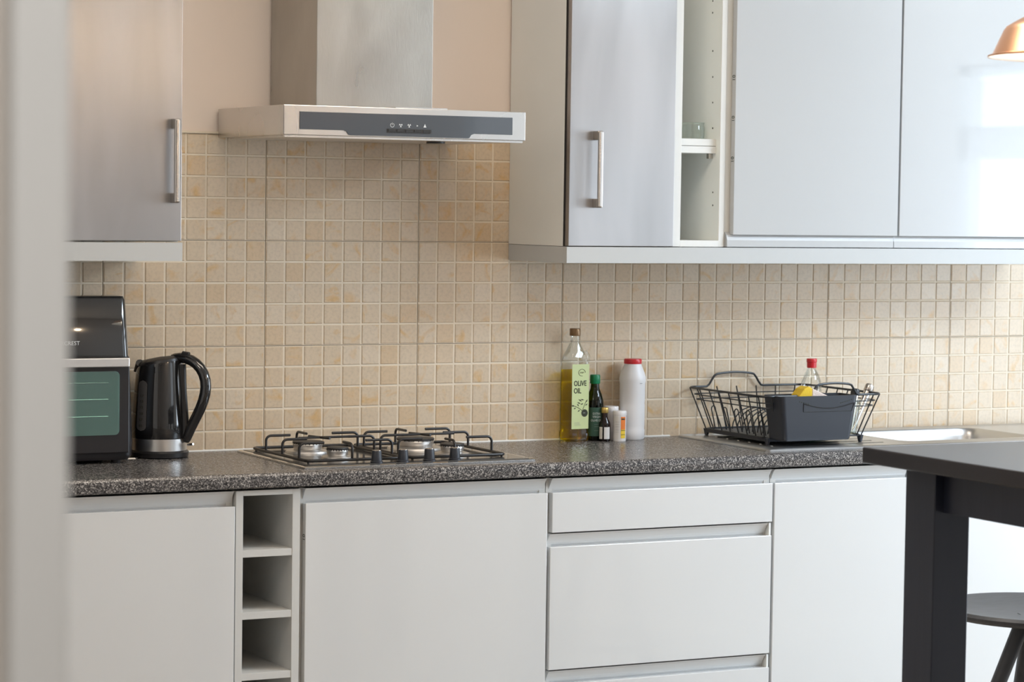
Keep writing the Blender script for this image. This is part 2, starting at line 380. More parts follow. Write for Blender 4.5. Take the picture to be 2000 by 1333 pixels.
# ------------------------------------------------------------------ worktop
def worktop():
    prof = [(-.0005, .868), (-.0005, .9), (-.507, .9), (-.512, .8985), (-.5155, .894), (-.5165, .885), (-.5155, .872), (-.510, .868)]
    # cut-outs are covered by the hob and sink, so one slab is left and one right of the sink bowl
    m = MB(); m.prism_x(prof, -1.5, 1.56)
    m.prism_x([(-.400, .868), (-.400, .9), *prof[2:]], 1.56, 2.02)
    m.box(1.56, 2.02, -.085, -.0005, .868, .9)
    m.prism_x(prof, 2.02, 2.75)
    return m.build('worktop', SPECK)
tag(worktop(), 'dark grey speckled laminate worktop with rounded front edge running along the tiled wall', 'worktop')

# ------------------------------------------------------------------ base cabinets
FY = -.5
def jrecess(m, x0, x1, zt, zb):
    """curved finger-pull channel that faces the room above a door"""
    pts = [(-.497, zt), (-.493, zt-.004)]
    for i in range(7):
        t = i/6; pts.append((-.491+.016*math.sin(t*math.pi/2), zt-.006-(zt-zb)*t))
    pts += [(-.455, zb-.01), (-.455, zt)]
    return m.prism_x(pts, x0, x1)
def front(root, name, x0, x1, z0, z1, ztop, m=None, endcap=False, label=None):
    f = MB().box(x0, x1, FY, FY+.019, z0, z1).build(name, m or GLOSSW, root, bevel=.0012, label=label)
    k = MB(); jrecess(k, x0+.001, x1-(.008 if endcap else .001), ztop, z1-.004)
    k.build('finger_pull', GLOSSW, f)
    if endcap: MB().box(x1-.006, x1-.001, FY+.003, FY+.03, z1-.002, ztop).build('end_cap', SIDEP, f)
    return f
def carcass(root, x0, x1):
    MB().box(x0, x0+.016, FY+.021, -.01, .1, .862).build('side_panel', CARC, root)
    MB().box(x1-.016, x1, FY+.021, -.01, .1, .862).build('side_panel', CARC, root)
    MB().box(x0+.016, x1-.016, FY+.03, -.01, .1, .116).build('bottom_panel', CARC, root)
    MB().box(x0+.016, x1-.016, FY+.03, -.01, .846, .862).build('top_rail', CARC, root)
    MB().box(x0, x1, -.44, -.42, 0, .1).build('plinth', CARC, root)
t = thing('base_cabinet', (-.56, -.25, 0), 'white gloss base cabinet with handleless door, left of the open bottle rack', 'cabinet')
carcass(t, -.862, -.262); front(t, 'door', -.859, -.264, .105, .829, .862)
t = thing('base_cabinet', (.2, -.25, 0), 'white gloss base cabinet with one wide door directly under the gas hob', 'cabinet')
carcass(t, -.107, .505); d = front(t, 'door', -.099, .501, .105, .829, .862)
text('10', .016, INK, d, (-.0992, -.496, .745), (R(90), R(-90), R(-90)))
t = thing('drawer_unit', (.81, -.25, 0), 'white gloss drawer unit with stacked handleless drawers, below the oil bottles', 'drawer unit')
carcass(t, .507, 1.117)
a = front(t, 'drawer', .514, 1.114, .736, .829, .862, label='shallow top drawer front')
front(t, 'drawer', .510, 1.113, .417, .703, .733, endcap=True)
front(t, 'drawer', .512, 1.113, .105, .383, .414, endcap=True)
for z in (.81, .56, .45): MB().box(.5062, .5066, -.476, -.466, z-.008, z+.008).build('printed_mark', INK, t)
t = thing('sink_cabinet', (1.5, -.25, 0), 'white gloss sink cabinet with two tall plain doors, partly behind the black table', 'cabinet')
carcass(t, 1.119, 2.061)
front(t, 'door', 1.120, 1.5185, .105, .829, .862); front(t, 'door', 1.5215, 2.059, .105, .829, .862)
t = thing('base_cabinet', (2.36, -.25, 0), 'white gloss base cabinet seen under the table, furthest right in the row', 'cabinet')
carcass(t, 2.063, 2.663); front(t, 'door', 2.065, 2.661, .105, .829, .862)
# bottle rack
t = thing('bottle_rack', (-.186, -.25, 0), 'narrow white open rack with stacked cubbyholes between two base cabinets', 'rack')
MB().box(-.261, -.244, -.497, -.01, .1, .862).build('side_panel', CARC, t, bevel=.0008)
MB().box(-.129, -.111, -.497, -.01, .1, .862).build('side_panel', CARC, t, bevel=.0008)
MB().box(-.244, -.129, -.497, -.03, .851, .862).build('top_panel', CARC, t)
for z in (.716, .580, .446, .312, .178):
    MB().box(-.244, -.129, -.496, -.185, z, z+.0155).build('shelf', CARC, t, bevel=.0006)
MB().box(-.244, -.129, -.190, -.178, .1, .851).build('back_panel', CARC, t)
MB().box(-.261, -.111, -.44, -.42, 0, .1).build('plinth', CARC, t)

# ------------------------------------------------------------------ wall cabinets
def handle(parent, x, z0, z1, y):
    h = MB().box(x-.0065, x+.0065, y-.034, y-.024, z0, z1).build('bar_handle', CHROME, parent, bevel=.004, seg=3, label='satin nickel bar handle')
    for a, b in ((z0, z0+.022), (z1-.022, z1)):
        MB().box(x-.0062, x+.0062, y-.0265, y, a, b).build('handle_post', CHROME, h, bevel=.002)
    return h
UY = -.306
t = thing('wall_cabinet', (-.55, -.15, 1.39), 'steel-fronted wall cabinet with warm brownish sheen, left of the cooker hood', 'cabinet')
MB().box(-.92, -.322, -.285, -.002, 1.397, 2.12).build('carcass', SIDEP, t)
d = MB().box(-.918, -.3215, UY, UY+.0185, 1.399, 2.12).build('door', STEELD, t, bevel=.001, label='brushed steel door')
handle(d, -.3425, 1.483, 1.668, UY)
tag(MB().box(-.93, -.3185, UY, UY+.02, 1.355, 1.3955).box(-.93, -.3185, UY+.02, -.002, 1.355, 1.37).build('light_pelmet', PELM, base=(-.6, -.15, 1.36)), 'pale grey pelmet strip under the left steel cabinet', 'pelmet')
t = thing('wall_cabinet', (.79, -.15, 1.39), 'steel-fronted wall cabinet with bluish sheen and grey side, right of the cooker hood', 'cabinet')
MB().box(.6455, .939, -.284, -.002, 1.3925, 2.12).build('carcass', SIDEP, t)
MB().box(.6465, .9405, -.2855, -.284, 1.3925, 2.12).build('front_gasket', CAP, t)
d = MB().box(.6495, .9385, UY, UY+.0185, 1.3935, 2.12).build('door', STEELD, t, bevel=.001, label='brushed steel door')
handle(d, .7175, 1.485, 1.668, UY)
t = thing('open_shelf_unit', (1.02, -.15, 1.39), 'narrow open white shelf unit with peg holes between steel and white wall cabinets', 'shelf unit')
MB().box(.942, .969, -.288, -.002, 1.393, 2.12).build('side_panel', CREAMW, t, bevel=.0008)
MB().box(1.0785, 1.0935, -.288, -.002, 1.393, 2.12).build('side_panel', CREAMW, t, bevel=.0008)
MB().box(1.0778, 1.0785, -.2865, -.004, 1.409, 2.10).build('inner_lining', CARCIN, t)
MB().box(.969, 1.0785, -.288, -.002, 1.393, 1.4085).build('bottom_panel', CREAMW, t)
MB().box(.969, 1.0778, -.014, -.004, 1.4085, 2.10).build('back_panel', CARCIN, t)
MB().box(.969, 1.0778, -.270, -.014, 1.6225, 1.6395).build('shelf', CREAMW, t, bevel=.0006)
MB().box(.969, 1.0778, -.270, -.014, 1.6405, 1.6575).build('shelf', CREAMW, t, bevel=.0006)
MB().box(1.066, 1.0778, -.256, -.246, 1.610, 1.6225).build('shelf_peg', CHROME, t)
for y, z in ((-.24, 1.998), (-.24, 1.969), (-.244, 1.875), (-.246, 1.811), (-.248, 1.748), (-.25, 1.685), (-.256, 1.527), (-.257, 1.495)):
    MB().tube([(1.0776, y-.003, z), (1.0779, y-.003, z)], .0024, 8).build('peg_hole', INK, t)
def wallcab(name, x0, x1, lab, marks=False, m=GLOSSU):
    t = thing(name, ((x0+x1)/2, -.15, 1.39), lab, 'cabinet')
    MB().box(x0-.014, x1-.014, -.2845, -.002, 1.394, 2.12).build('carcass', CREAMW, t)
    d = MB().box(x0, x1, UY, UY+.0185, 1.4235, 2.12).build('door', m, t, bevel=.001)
    k = MB().prism_x([(-.2985, 1.3935), (-.2985, 1.410), (-.294, 1.4225), (-.286, 1.430), (-.2846, 1.430), (-.2846, 1.3935)], x0-.012, x1-.005)
    k.build('finger_pull', m, d)
    if marks:
        for z in (1.80, 1.70, 1.60): text('10', .016, INK, d, (x0-.0003, UY+.004, z), (R(90), R(-90), R(-90)))
    return t
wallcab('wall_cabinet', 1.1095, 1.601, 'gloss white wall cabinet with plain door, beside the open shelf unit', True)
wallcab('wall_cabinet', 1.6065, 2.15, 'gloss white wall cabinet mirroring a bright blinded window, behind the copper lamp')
tag(MB().box(.6455, 2.2, UY, UY+.018, 1.3525, 1.3915).box(.6455, .6635, UY+.018, -.002, 1.3525, 1.3915).box(.6635, 2.2, UY+.018, -.002, 1.383, 1.3915)
    .build('light_pelmet', PELM, base=(1.4, -.15, 1.36), bevel=.0008), 'long pale grey pelmet strip under the right-hand wall cabinets', 'pelmet')

# ------------------------------------------------------------------ cooker hood
t = thing('cooker_hood', (.177, -.2, 1.63), 'stainless steel cooker hood with chimney and dark glass control strip above the hob', 'cooker hood')
HX0, HX1, HY = -.1225, .4775, -.408
body = MB().box(HX0, HX1, HY, -.0025, 1.637, 1.7035).build('canopy', STEEL, t, bevel=.0015)
MB().box(HX0+.02, HX1-.02, HY+.02, -.03, 1.633, 1.6375).build('filter', BURN, body)
MB().box(HX0+.004, HX1-.004, HY+.006, HY+.012, 1.6322, 1.6372).build('underside_lip', STEEL, body)
MB().tube([(.30, -.30, 1.6285), (.30, -.30, 1.634)], .022, 20).build('spot_lamp', CAP, body)
def gx(px): return -.085+(px-585)*(.443+.085)/(1000-585)
pan = [(-.085, 1.6895), (.443, 1.6895), (.443, 1.650), (.345, 1.650), (.338, 1.6475), (.333, 1.6405), (.329, 1.6395), (.036, 1.6395), (.032, 1.6405), (.027, 1.6475), (.020, 1.650), (-.085, 1.650)]
gp = MB().prism_y(pan, HY-.002, HY+.001).build('glass_panel', HOODG, t, bevel=.0006)
MB().box(.126, .236, HY-.0032, HY-.0015, 1.6475, 1.6565).build('button_strip', CAP, gp)
for i in range(5): MB().box(.129+i*.0215, .146+i*.0215, HY-.0042, HY-.003, 1.649, 1.6552).build('button', BLKG, gp)
# icons: power ring, fan low, fan high, dot, lamp
ring = [(.139+.0045*math.cos(R(a)), HY-.0025, 1.6645+.0045*math.sin(R(a))) for a in range(120, 421, 20)]
MB().tube(ring, .0006, 5).tube([(.139, HY-.0025, 1.6645), (.139, HY-.0025, 1.670)], .0006, 5).build('power_icon', SCREENW, gp)
for cx in (.160, .181):
    mbx = MB()
    for a in (30, 150, 270):
        mbx.prism_y([(cx, 1.6645), (cx+.0045*math.cos(R(a-28)), 1.6645+.0045*math.sin(R(a-28))), (cx+.0045*math.cos(R(a+28)), 1.6645+.0045*math.sin(R(a+28)))], HY-.0028, HY-.0022)
    mbx.build('fan_icon', SCREENW, gp)
MB().prism_y([(.1995, 1.6625), (.2035, 1.6645), (.1995, 1.6665)], HY-.0028, HY-.0022).build('fan_icon', SCREENW, gp)
MB().prism_y([(.2165, 1.6612), (.2235, 1.6612), (.2200, 1.6690)], HY-.0028, HY-.0022).build('lamp_icon', SCREENW, gp)
ch = MB().box(.008, .299, -.281, -.0025, 1.7036, 2.3).build('chimney', STEELC, t, bevel=.0012)
MB().prism_x([(-.360, 1.7036), (-.360, 1.7075), (-.30, 1.7085), (-.283, 1.7036)], .17, .30).build('top_trim', POLISH, body)

# ------------------------------------------------------------------ hob
t = thing('gas_hob', (.2, -.25, .9), 'four-burner gas hob with dark plate and steel border set in the worktop', 'hob')
A0, A1, B0, B1 = -.086, .489, -.463, -.045
pl = MB().rings([rrect(A0, A1, B0, B1, .004, .9005), rrect(A0, A1, B0, B1, .004, .904), rrect(A0+.004, A1-.004, B0+.004, B1-.004, .004, .9055), rrect(A0+.008, A1-.008, B0+.008, B1-.008, .004, .9055)], True, True, False)
pl = pl.build('steel_border', POLISH, t)
MB().box(A0+.012, A1-.012, B0+.012, B1-.012, .9052, .9062).build('hob_plate', HOBG, t)
for (cx, cy, r, nm) in ((.048, -.155, .035, 1), (.055, -.315, .025, 0), (.325, -.155, .045, 1), (.345, -.315, .028, 0)):
    b = MB().lathe([(r*1.5, 0), (r*1.45, .004), (r*1.1, .0065), (r*.95, .007)], (cx, cy, .9061), 36).build('burner', BURN, t)
    MB().lathe([(r*.86, 0), (r*.95, .004), (r, .012), (r*.97, .014), (r*.8, .015)], (cx, cy, .9125), 36).build('burner_ring', BURN, b)
    mm = MB()
    for k in range(24):
        a = 2*math.pi*k/24; mm.box(cx+r*.955*math.cos(a)-.0012, cx+r*.955*math.cos(a)+.0012, cy+r*.955*math.sin(a)-.0012, cy+r*.955*math.sin(a)+.0012, .9245, .9285)
    mm.build('flame_ports', CAP, b)
    MB().lathe([(r*1.0, 0), (r*1.02, .002), (r*.98, .0042), (r*.8, .005)], (cx, cy, .9280), 36).build('burner_cap', CAP, b)
for kx in (.098, .163, .229, .293):
    k = MB().lathe([(.0145, 0), (.0145, .0035), (.0125, .005), (.0112, .026), (.0105, .0275)], (kx, -.437, .9061), 24).build('knob', CADDY, t)
    MB().lathe([(.0098, 0), (.0098, .0012), (.009, .0016)], (kx, -.437, .9334), 20).build('knob_cap', CHROME, k)
def finger(m, x, y, dx, dy, L, z0=.912, zt=.9475, rb=.012):
    pts = [(x, y, z0), (x, y, zt-rb)]
    for i in range(1, 6):
        a = R(90*i/5); pts.append((x+dx*rb*(1-math.cos(a)), y+dy*rb*(1-math.cos(a)), zt-rb+rb*math.sin(a)))
    pts.append((x+dx*L, y+dy*L, zt)); m.tube(pts, .0031, 8)
def grate(x0, x1, y0, y1, cl, cr, label):
    g = MB(); g.tube(rrect(x0, x1, y0, y1, .012, .912), .0035, 8, closed=True)
    g = g.build('pan_support', IRON, t)
    for y in cl: f = MB(); finger(f, x0, y, 1, 0, .060); f.build('finger', IRON, g)
    for y in cr: f = MB(); finger(f, x1, y, -1, 0, .066); f.build('finger', IRON, g)
    xc = (x0+x1)/2-.01
    f = MB(); finger(f, xc, y1, 0, -1, .06); f.build('finger', IRON, g)
    f = MB(); finger(f, xc, y0, 0, 1, .05); f.build('finger', IRON, g)
    f = MB(); f.tube([(xc-.02, -.20, .9475), (xc+.005, -.265, .9475)], .0031, 8); f.build('finger', IRON, g)
    f = MB(); f.tube([(x0+.05, -.235, .9475), (x1-.05, -.235, .9475)], .0028, 8); f.build('finger', IRON, g)
    for (a, b) in ((x0, y0), (x1, y0), (x0, y1), (x1, y1)):
        a += .006 if a == x0 else -.006; b += .006 if b == y0 else -.006
        MB().lathe([(.003, 0), (.003, .0045)], (a, b, .9062), 8).build('foot', IRON, g)
grate(-.058, .182, -.405, -.078, (-.16, -.26, -.36), (-.14, -.235, -.335), '')
grate(.198, .438, -.405, -.078, (-.14, -.235, -.335), (-.11, -.21, -.335), '')

# ------------------------------------------------------------------ sink
SX0, SX1, SY0, SY1 = 1.128, 2.45, -.449, -.022
t = thing('sink', (1.7, -.25, .9), 'stainless steel inset sink with drainer left and bowl behind the table corner', 'sink')
bx0, bx1, by0, by1 = 1.585, 2.0, -.385, -.10
rings = [rrect(SX0, SX1, SY0, SY1, .012, .9004), rrect(SX0, SX1, SY0, SY1, .012, .9035), rrect(SX0+.003, SX1-.003, SY0+.003, SY1-.003, .012, .9060),
         rrect(SX0+.008, SX1-.008, SY0+.008, SY1-.008, .012, .9060), rrect(SX0+.013, SX1-.013, SY0+.013, SY1-.013, .012, .9032),
         rrect(bx0-.022, bx1+.022, by0-.022, by1+.022, .05, .9032), rrect(bx0-.012, bx1+.012, by0-.012, by1+.012, .045, .9070), rrect(bx0-.004, bx1+.004, by0-.004, by1+.004, .04, .9070),
         rrect(bx0, bx1, by0, by1, .04, .903), rrect(bx0+.004, bx1-.004, by0+.004, by1-.004, .04, .885), rrect(bx0+.01, bx1-.01, by0+.01, by1-.01, .04, .77), rrect(bx0+.03, bx1-.03, by0+.03, by1-.03, .04, .755)]
MB().rings(rings, False, True, True).build('sink_top', STEELS, t)
for i in range(6):
    y = -.36+i*.052
    MB().prism_x([(y-.006, .9033), (y-.003, .9048), (y+.003, .9048), (y+.006, .9033)], 1.20, 1.53).build('drainer_rib', STEELS, t)
MB().lathe([(.035, 0), (.035, .003), (.02, .001)], (1.8, -.24, .7552), 24).build('drain', POLISH, t)

# ------------------------------------------------------------------ dish rack
t = thing('dish_rack', (1.345, -.19, .905), 'black wire dish rack with raised handles standing on the sink drainer', 'dish rack')
RX0, RX1, RY0, RY1, RZ = 1.160, 1.522, -.372, -.014, 1.027
def rim_path():
    pts = []
    def bump(x, c, hb, ht, H):
        d = abs(x-c)
        if d <= ht: return H*(1-.12*(d/ht)**2)
        if d >= hb: return 0
        s = (hb-d)/(hb-ht); return H*.88*(3*s*s-2*s**3)
    r = .03
    for (cx, cy, a0) in ((RX1-r, RY0+r, 270), (RX1-r, RY1-r, 0), (RX0+r, RY1-r, 90), (RX0+r, RY0+r, 180)):
        for i in range(7):
            a = R(a0+90*i/6); pts.append([cx+r*math.cos(a), cy+r*math.sin(a), RZ])
        if a0 == 0:    # along the back, right to left
            for i in range(1, 40):
                x = RX1-r-(RX1-RX0-2*r)*i/40; pts.append([x, RY1, RZ+bump(x, 1.305, .085, .055, .036)])
        if a0 == 180:
            for i in range(1, 40):
                x = RX0+r+(RX1-RX0-2*r)*i/40; pts.append([x, RY0, RZ+bump(x, 1.372, .072, .048, .030)])
    return pts
MB().tube(rim_path(), .0029, 8, closed=True).build('rim', WIRE, t)
BX0, BX1, BY0, BY1, BZ = 1.199, 1.492, -.338, -.032, .921
def lerp(a, b, s): return a+(b-a)*s
def ringz(z, r=.03):
    s = (z-BZ)/(RZ-BZ)
    return rrect(lerp(BX0, RX0, s)+.002, lerp(BX1, RX1, s)-.002, lerp(BY0, RY0, s)+.002, lerp(BY1, RY1, s)-.002, r, z, 6)
for z in (1.010, .997): MB().tube(ringz(z), .0016, 6, closed=True).build('side_wire', WIRE, t)
MB().tube(ringz(BZ), .0024, 6, closed=True).build('bottom_ring', WIRE, t)
def upright(xb, yb, xt, yt): MB().tube([(xb, yb, BZ), (lerp(xb, xt, .5), lerp(yb, yt, .5), lerp(BZ, RZ, .5)), (xt, yt, RZ)], .0017, 6).build('upright_wire', WIRE, t)
for i in range(8):
    s = (i+.35)/7.7; 
    upright(BX0+.002, lerp(BY0, BY1, s), RX0, lerp(RY0, RY1, s)); upright(BX1-.002, lerp(BY0, BY1, s), RX1, lerp(RY0, RY1, s))
for i in range(6):
    s = (i+.5)/6
    upright(lerp(BX0, BX1, s), BY1-.002, lerp(RX0, RX1, s), RY1)
    if i < 1 or i > 4: upright(lerp(BX0, BX1, s), BY0+.002, lerp(RX0, RX1, s), RY0)
for i in range(5):   # tall narrow loops inside the left side
    y = -.075-i*.055; x = BX0+.006
    pts = [(x+.012, y+.010, BZ+.003), (x+.002, y+.010, .965)]
    for k in range(7):
        a = R(180*k/6); pts.append((x, y+.010*math.cos(a), .972+.010*math.sin(a)))
    pts += [(x+.002, y-.010, .965), (x+.012, y-.010, BZ+.003)]
    MB().tube(pts, .0016, 6).build('cup_loop', WIRE, t)
for i in range(9):   # plate arches
    y = -.085-i*.024
    pts = [(1.318+.062*math.cos(R(a)), y, BZ+.001+.056*math.sin(R(a))) for a in range(0, 181, 15)]
    MB().tube(pts, .0016, 6).build('plate_arch', WIRE, t)
MB().rings([rrect(BX0+.003, 1.436, BY0+.004, BY1-.006, .01, .9115), rrect(BX0+.001, 1.438, BY0+.002, BY1-.004, .01, .9195)], True, True, False).build('drip_floor', CADDY, t)
for (x, y) in ((BX0+.008, BY0+.010), (BX1-.008, BY0+.010), (BX0+.008, BY1-.008), (BX1-.008, BY1-.008)):
    MB().lathe([(.0045, 0), (.0058, .004), (.0085, .016), (.009, .0175)], (x, y, .9036), 14).build('foot', CADDY, t)
# cutlery caddy
t = thing('cutlery_caddy', (1.31, -.36, .92), 'slate black plastic caddy hooked on the front of the wire dish rack', 'caddy')
out = [rrect(1.212, 1.405, -.398, -.325, .010, .918), rrect(1.210, 1.407, -.400, -.324, .010, .922), rrect(1.196, 1.424, -.404, -.318, .012, 1.0275), rrect(1.196, 1.424, -.404, -.318, .012, 1.0285),
       rrect(1.200, 1.420, -.400, -.322, .010, 1.0285), rrect(1.213, 1.404, -.396, -.328, .008, .925)]
MB().rings(out, True, True, False).build('box', CADDY, t)
m1 = MB(); pts = [(1.262, -.4025, 1.012)]
for i in range(13): s = i/12; pts.append((lerp(1.262, 1.412, s), -.4042+.0, 1.010-.012*math.sin(math.pi*s)))
m1.tube(pts[1:], .0011, 5); m1.tube([(1.262, -.4042, 1.010), (1.262, -.4030, .990), (1.405, -.4030, .990), (1.412, -.4042, 1.010)], .0009, 5); m1.build('moulded_line', BLKP, t)
for i in range(5): MB().tube([(1.250+i*.0065, -.4045, 1.0155-i*.0016), (1.250+i*.0065, -.400, 1.0155-i*.0016)], .0013, 6).build('drain_hole', INK, t)
for i in range(6): MB().tube([(1.372+i*.0065, -.4045, 1.010+i*.0016), (1.372+i*.0065, -.400, 1.010+i*.0016)], .0013, 6).build('drain_hole', INK, t)
# sponge
t = thing('sponge', (1.295, -.362, .985), 'yellow and pale pink kitchen sponge poking out of the black caddy', 'sponge')
def spong(x0, x1, name, m):
    b = MB().rings([[(x0, y, z) for y, z in P_] for P_ in ([(-.392, .94), (-.345, .94), (-.345, 1.01), (-.392, 1.01)],)] + [[(x1, y, z) for y, z in P_] for P_ in ([(-.392, .94), (-.345, .94), (-.345, 1.01), (-.392, 1.01)],)], True, True, False)
    return b
MB().prism_y([(1.262, .94), (1.296, .94), (1.300, 1.046), (1.290, 1.0515), (1.276, 1.045), (1.262, 1.028)], -.385, -.345).build('soft_side', SPONGE, t, bevel=.003)
MB().prism_y([(1.2965, .94), (1.345, .94), (1.348, 1.026), (1.322, 1.037), (1.3005, 1.046)], -.384, -.346).build('scouring_side', SPONGEW, t, bevel=.002)

# ------------------------------------------------------------------ things beside / in the dish rack
def bottle(name, c, prof, m, label, cat, group=None, seg=28):
    t = thing(name, c, label, cat, group)
    MB().lathe(prof, c, seg).build('body', m, t)
    return t
c = (1.478, -.112, .9034)
t = bottle('washing_up_bottle', c, [(.024, 0), (.027, .006), (.027, .125), (.0255, .140), (.018, .158), (.0105, .172), (.0105, .176)], CLEAR, 'clear washing-up liquid bottle with red cap behind the black dish rack', 'bottle')
MB().lathe([(.0225, .001), (.0255, .007), (.0255, .070), (.0250, .072)], c, 24).build('liquid', SOAPL, t, label='green liquid')
MB().lathe([(.0272, .015), (.0275, .018), (.0275, .060), (.0272, .062)], c, 28, False, False).build('label_wrap', GREENC, t)
MB().lathe([(.0120, .174), (.0125, .178), (.0125, .188), (.0135, .189), (.0135, .196), (.0125, .198)], c, 20).build('cap', RED, t)
# tumbler and steel handles
def lean(p, q, rads, n=16):
    P0, P1 = Vector(p), Vector(q); k = len(rads)
    return [tuple(P0.lerp(P1, r_[0])) for r_ in rads], [r_[1] for r_ in rads]
t = thing('drinking_glass', (1.470, -.312, .924), 'tall clear glass standing in the right front corner of the dish rack', 'glass')
pts, rr = lean((1.468, -.310, .9245), (1.476, -.308, 1.010), [(0, .0135), (.08, .0145), (1, .0185)])
MB().tube(pts, rr, 20, caps=False).build('wall', GLASS, t)
MB().lathe([(.013, 0), (.0135, .003), (.012, .005)], (1.468, -.310, .9238), 20).build('base', GLASS, t)
for i, (q, lab) in enumerate((((1.487, -.300, 1.036), 'shorter steel utensil with dark round end leaning in the dish rack glass'), ((1.532, -.300, 1.046), 'longer steel utensil with bright round end leaning furthest right in the dish rack'))):
    t = thing('steel_utensil', (1.470, -.309, .926), lab, 'utensil')
    b = (1.467+.004*i, -.309, .9275)
    pts, rr = lean(b, q, [(0, .004), (.1, .0055), (.5, .0075), (.85, .0100)])
    MB().tube(pts, rr, 14).build('shaft', POLISH if i else CHROME, t)
    pts, rr = lean(b, q, [(.84, .0100), (.86, .0118), (.96, .0118), (.985, .0105), (1, .007)])
    MB().tube(pts, rr, 18).build('end_cap', CHROME if i else BLKP, t)

# ------------------------------------------------------------------ oil bottle
def sq(cx, cy, z, h, r, ang, n=4):
    out = []
    for (x, y, zz) in rrect(-h, h, -h, h, r, z, n):
        out.append((cx+x*math.cos(ang)-y*math.sin(ang), cy+x*math.sin(ang)+y*math.cos(ang), zz))
    return out
oc = (.8165, -.0405); oa = R(4)
t = thing('olive_oil_bottle', (oc[0], oc[1], .9), 'tall square clear bottle of golden oil with pale green OLIVE OIL label', 'bottle')
def osec(z, h, r): return sq(oc[0], oc[1], z, h, min(r, h*.98), oa)
MB().rings([osec(.9006, .0270, .006), osec(.905, .0288, .007), osec(.922, .0288, .007), osec(.926, .0272, .006), osec(1.095, .0272, .006), osec(1.110, .0258, .010), osec(1.128, .0200, .014), osec(1.146, .0140, .0139), osec(1.155, .0118, .0117), osec(1.168, .0115, .0114)], True, True, True).build('body', CLEAR, t)
MB().rings([osec(.9025, .0245, .006), osec(.906, .0275, .006), osec(.921, .0275, .006), osec(.927, .0260, .006), osec(1.078, .0260, .006), osec(1.0785, .0258, .006)], True, True, False).build('oil', OILC, t, label='golden yellow oil filling three quarters of the bottle')
MB().lathe([(.0135, 0), (.0140, .002), (.0140, .0165), (.0128, .0185)], (oc[0], oc[1], 1.1640), 24).build('cap', CORK, t)
hp = [(oc[0]+.017, oc[1]-.004, 1.120), (oc[0]+.028, oc[1]-.006, 1.125), (oc[0]+.036, oc[1]-.008, 1.114), (oc[0]+.035, oc[1]-.008, 1.100), (oc[0]+.024, oc[1]-.006, 1.088)]
MB().tube(hp, .0032, 8).build('handle', CLEAR, t)
def onlab(lx, z, d=.0262):   # point on the label face (local x, height)
    x, y = lx, -d
    return (oc[0]+x*math.cos(oa)-y*math.sin(oa), oc[1]+x*math.sin(oa)+y*math.cos(oa), z)
def quadface(x0, x1, z0, z1, d0, d1):
    v = [onlab(x, z, d) for d in (d0, d1) for x, z in ((x0, z0), (x1, z0), (x1, z1), (x0, z1))]
    return MB().add(v, [(0, 1, 2, 3), (4, 7, 6, 5), (0, 4, 5, 1), (1, 5, 6, 2), (2, 6, 7, 3), (3, 7, 4, 0)])
lb = quadface(-.0245, .0255, .932, 1.094, .0274, .0279).build('label_sheet', LABELG, t)
rot = (R(90), 0, oa)
text('OLIVE', .0185, INK, lb, onlab(-.0195, 1.040, .0281), rot, xs=.76, bold=.018)
text('OIL', .0185, INK, lb, onlab(-.0195, 1.0215, .0281), rot, xs=.76, bold=.018)
text('---', .0085, PALEINK, lb, onlab(.0085, .9700, .0286), rot, xs=.8)
text('--------', .006, GREYINK, lb, onlab(-.0165, .9465, .0281), rot)
text('--------', .006, GREYINK, lb, onlab(-.0165, .9435, .0281), rot)
text('----------', .006, GREYINK, lb, onlab(-.0165, .9405, .0281), rot)
def on3(pts): return [onlab(x, z, .0282) for x, z in pts]
k = MB(); 
k.tube(on3([(.010*math.cos(R(a))+.004, 1.073+.0085*math.sin(R(a))) for a in range(0, 300, 20)]), .0006, 5); k.build('round_emblem', INK, lb)
MB().tube(on3([(-.002, 1.071), (.0, 1.075), (.002, 1.071), (.004, 1.075), (.006, 1.071), (.008, 1.075), (.010, 1.072)]), .0005, 5).build('round_emblem', INK, lb)
sp = MB(); sp.tube(on3([(-.022, .992), (-.005, .985), (.006, .978), (.012, .975)]), .0006, 5); sp.tube(on3([(.008, .980), (.013, .992), (.018, 1.002)]), .0006, 5)
for (x, z, a, l) in ((-.018, .989, 165, .008), (-.012, .985, 200, .008), (-.004, .988, 120, .009), (.002, .995, 160, .012), (.006, 1.000, 150, .014), (.012, 1.004, 170, .012), (.017, .998, 60, .009), (.014, .990, 30, .010), (.000, .980, 215, .009), (.010, .996, 200, .010)):
    ca, sa = math.cos(R(a)), math.sin(R(a)); wd = .0016
    v = [onlab(x, z, .0282), onlab(x+ca*l*.5-sa*wd, z+sa*l*.5+ca*wd, .0282), onlab(x+ca*l, z+sa*l, .0282), onlab(x+ca*l*.5+sa*wd, z+sa*l*.5-ca*wd, .0282)]
    sp.add(v, [(0, 1, 2, 3)])
sp.build('olive_branch', INK, lb)
dsc = [onlab(.0135+.0095*math.cos(R(a)), .9715+.0095*math.sin(R(a)), d) for d in (.0279, .0284) for a in range(0, 360, 20)]
MB().rings([dsc[:18], dsc[18:]], True, True, False).build('round_badge', INK, lb)

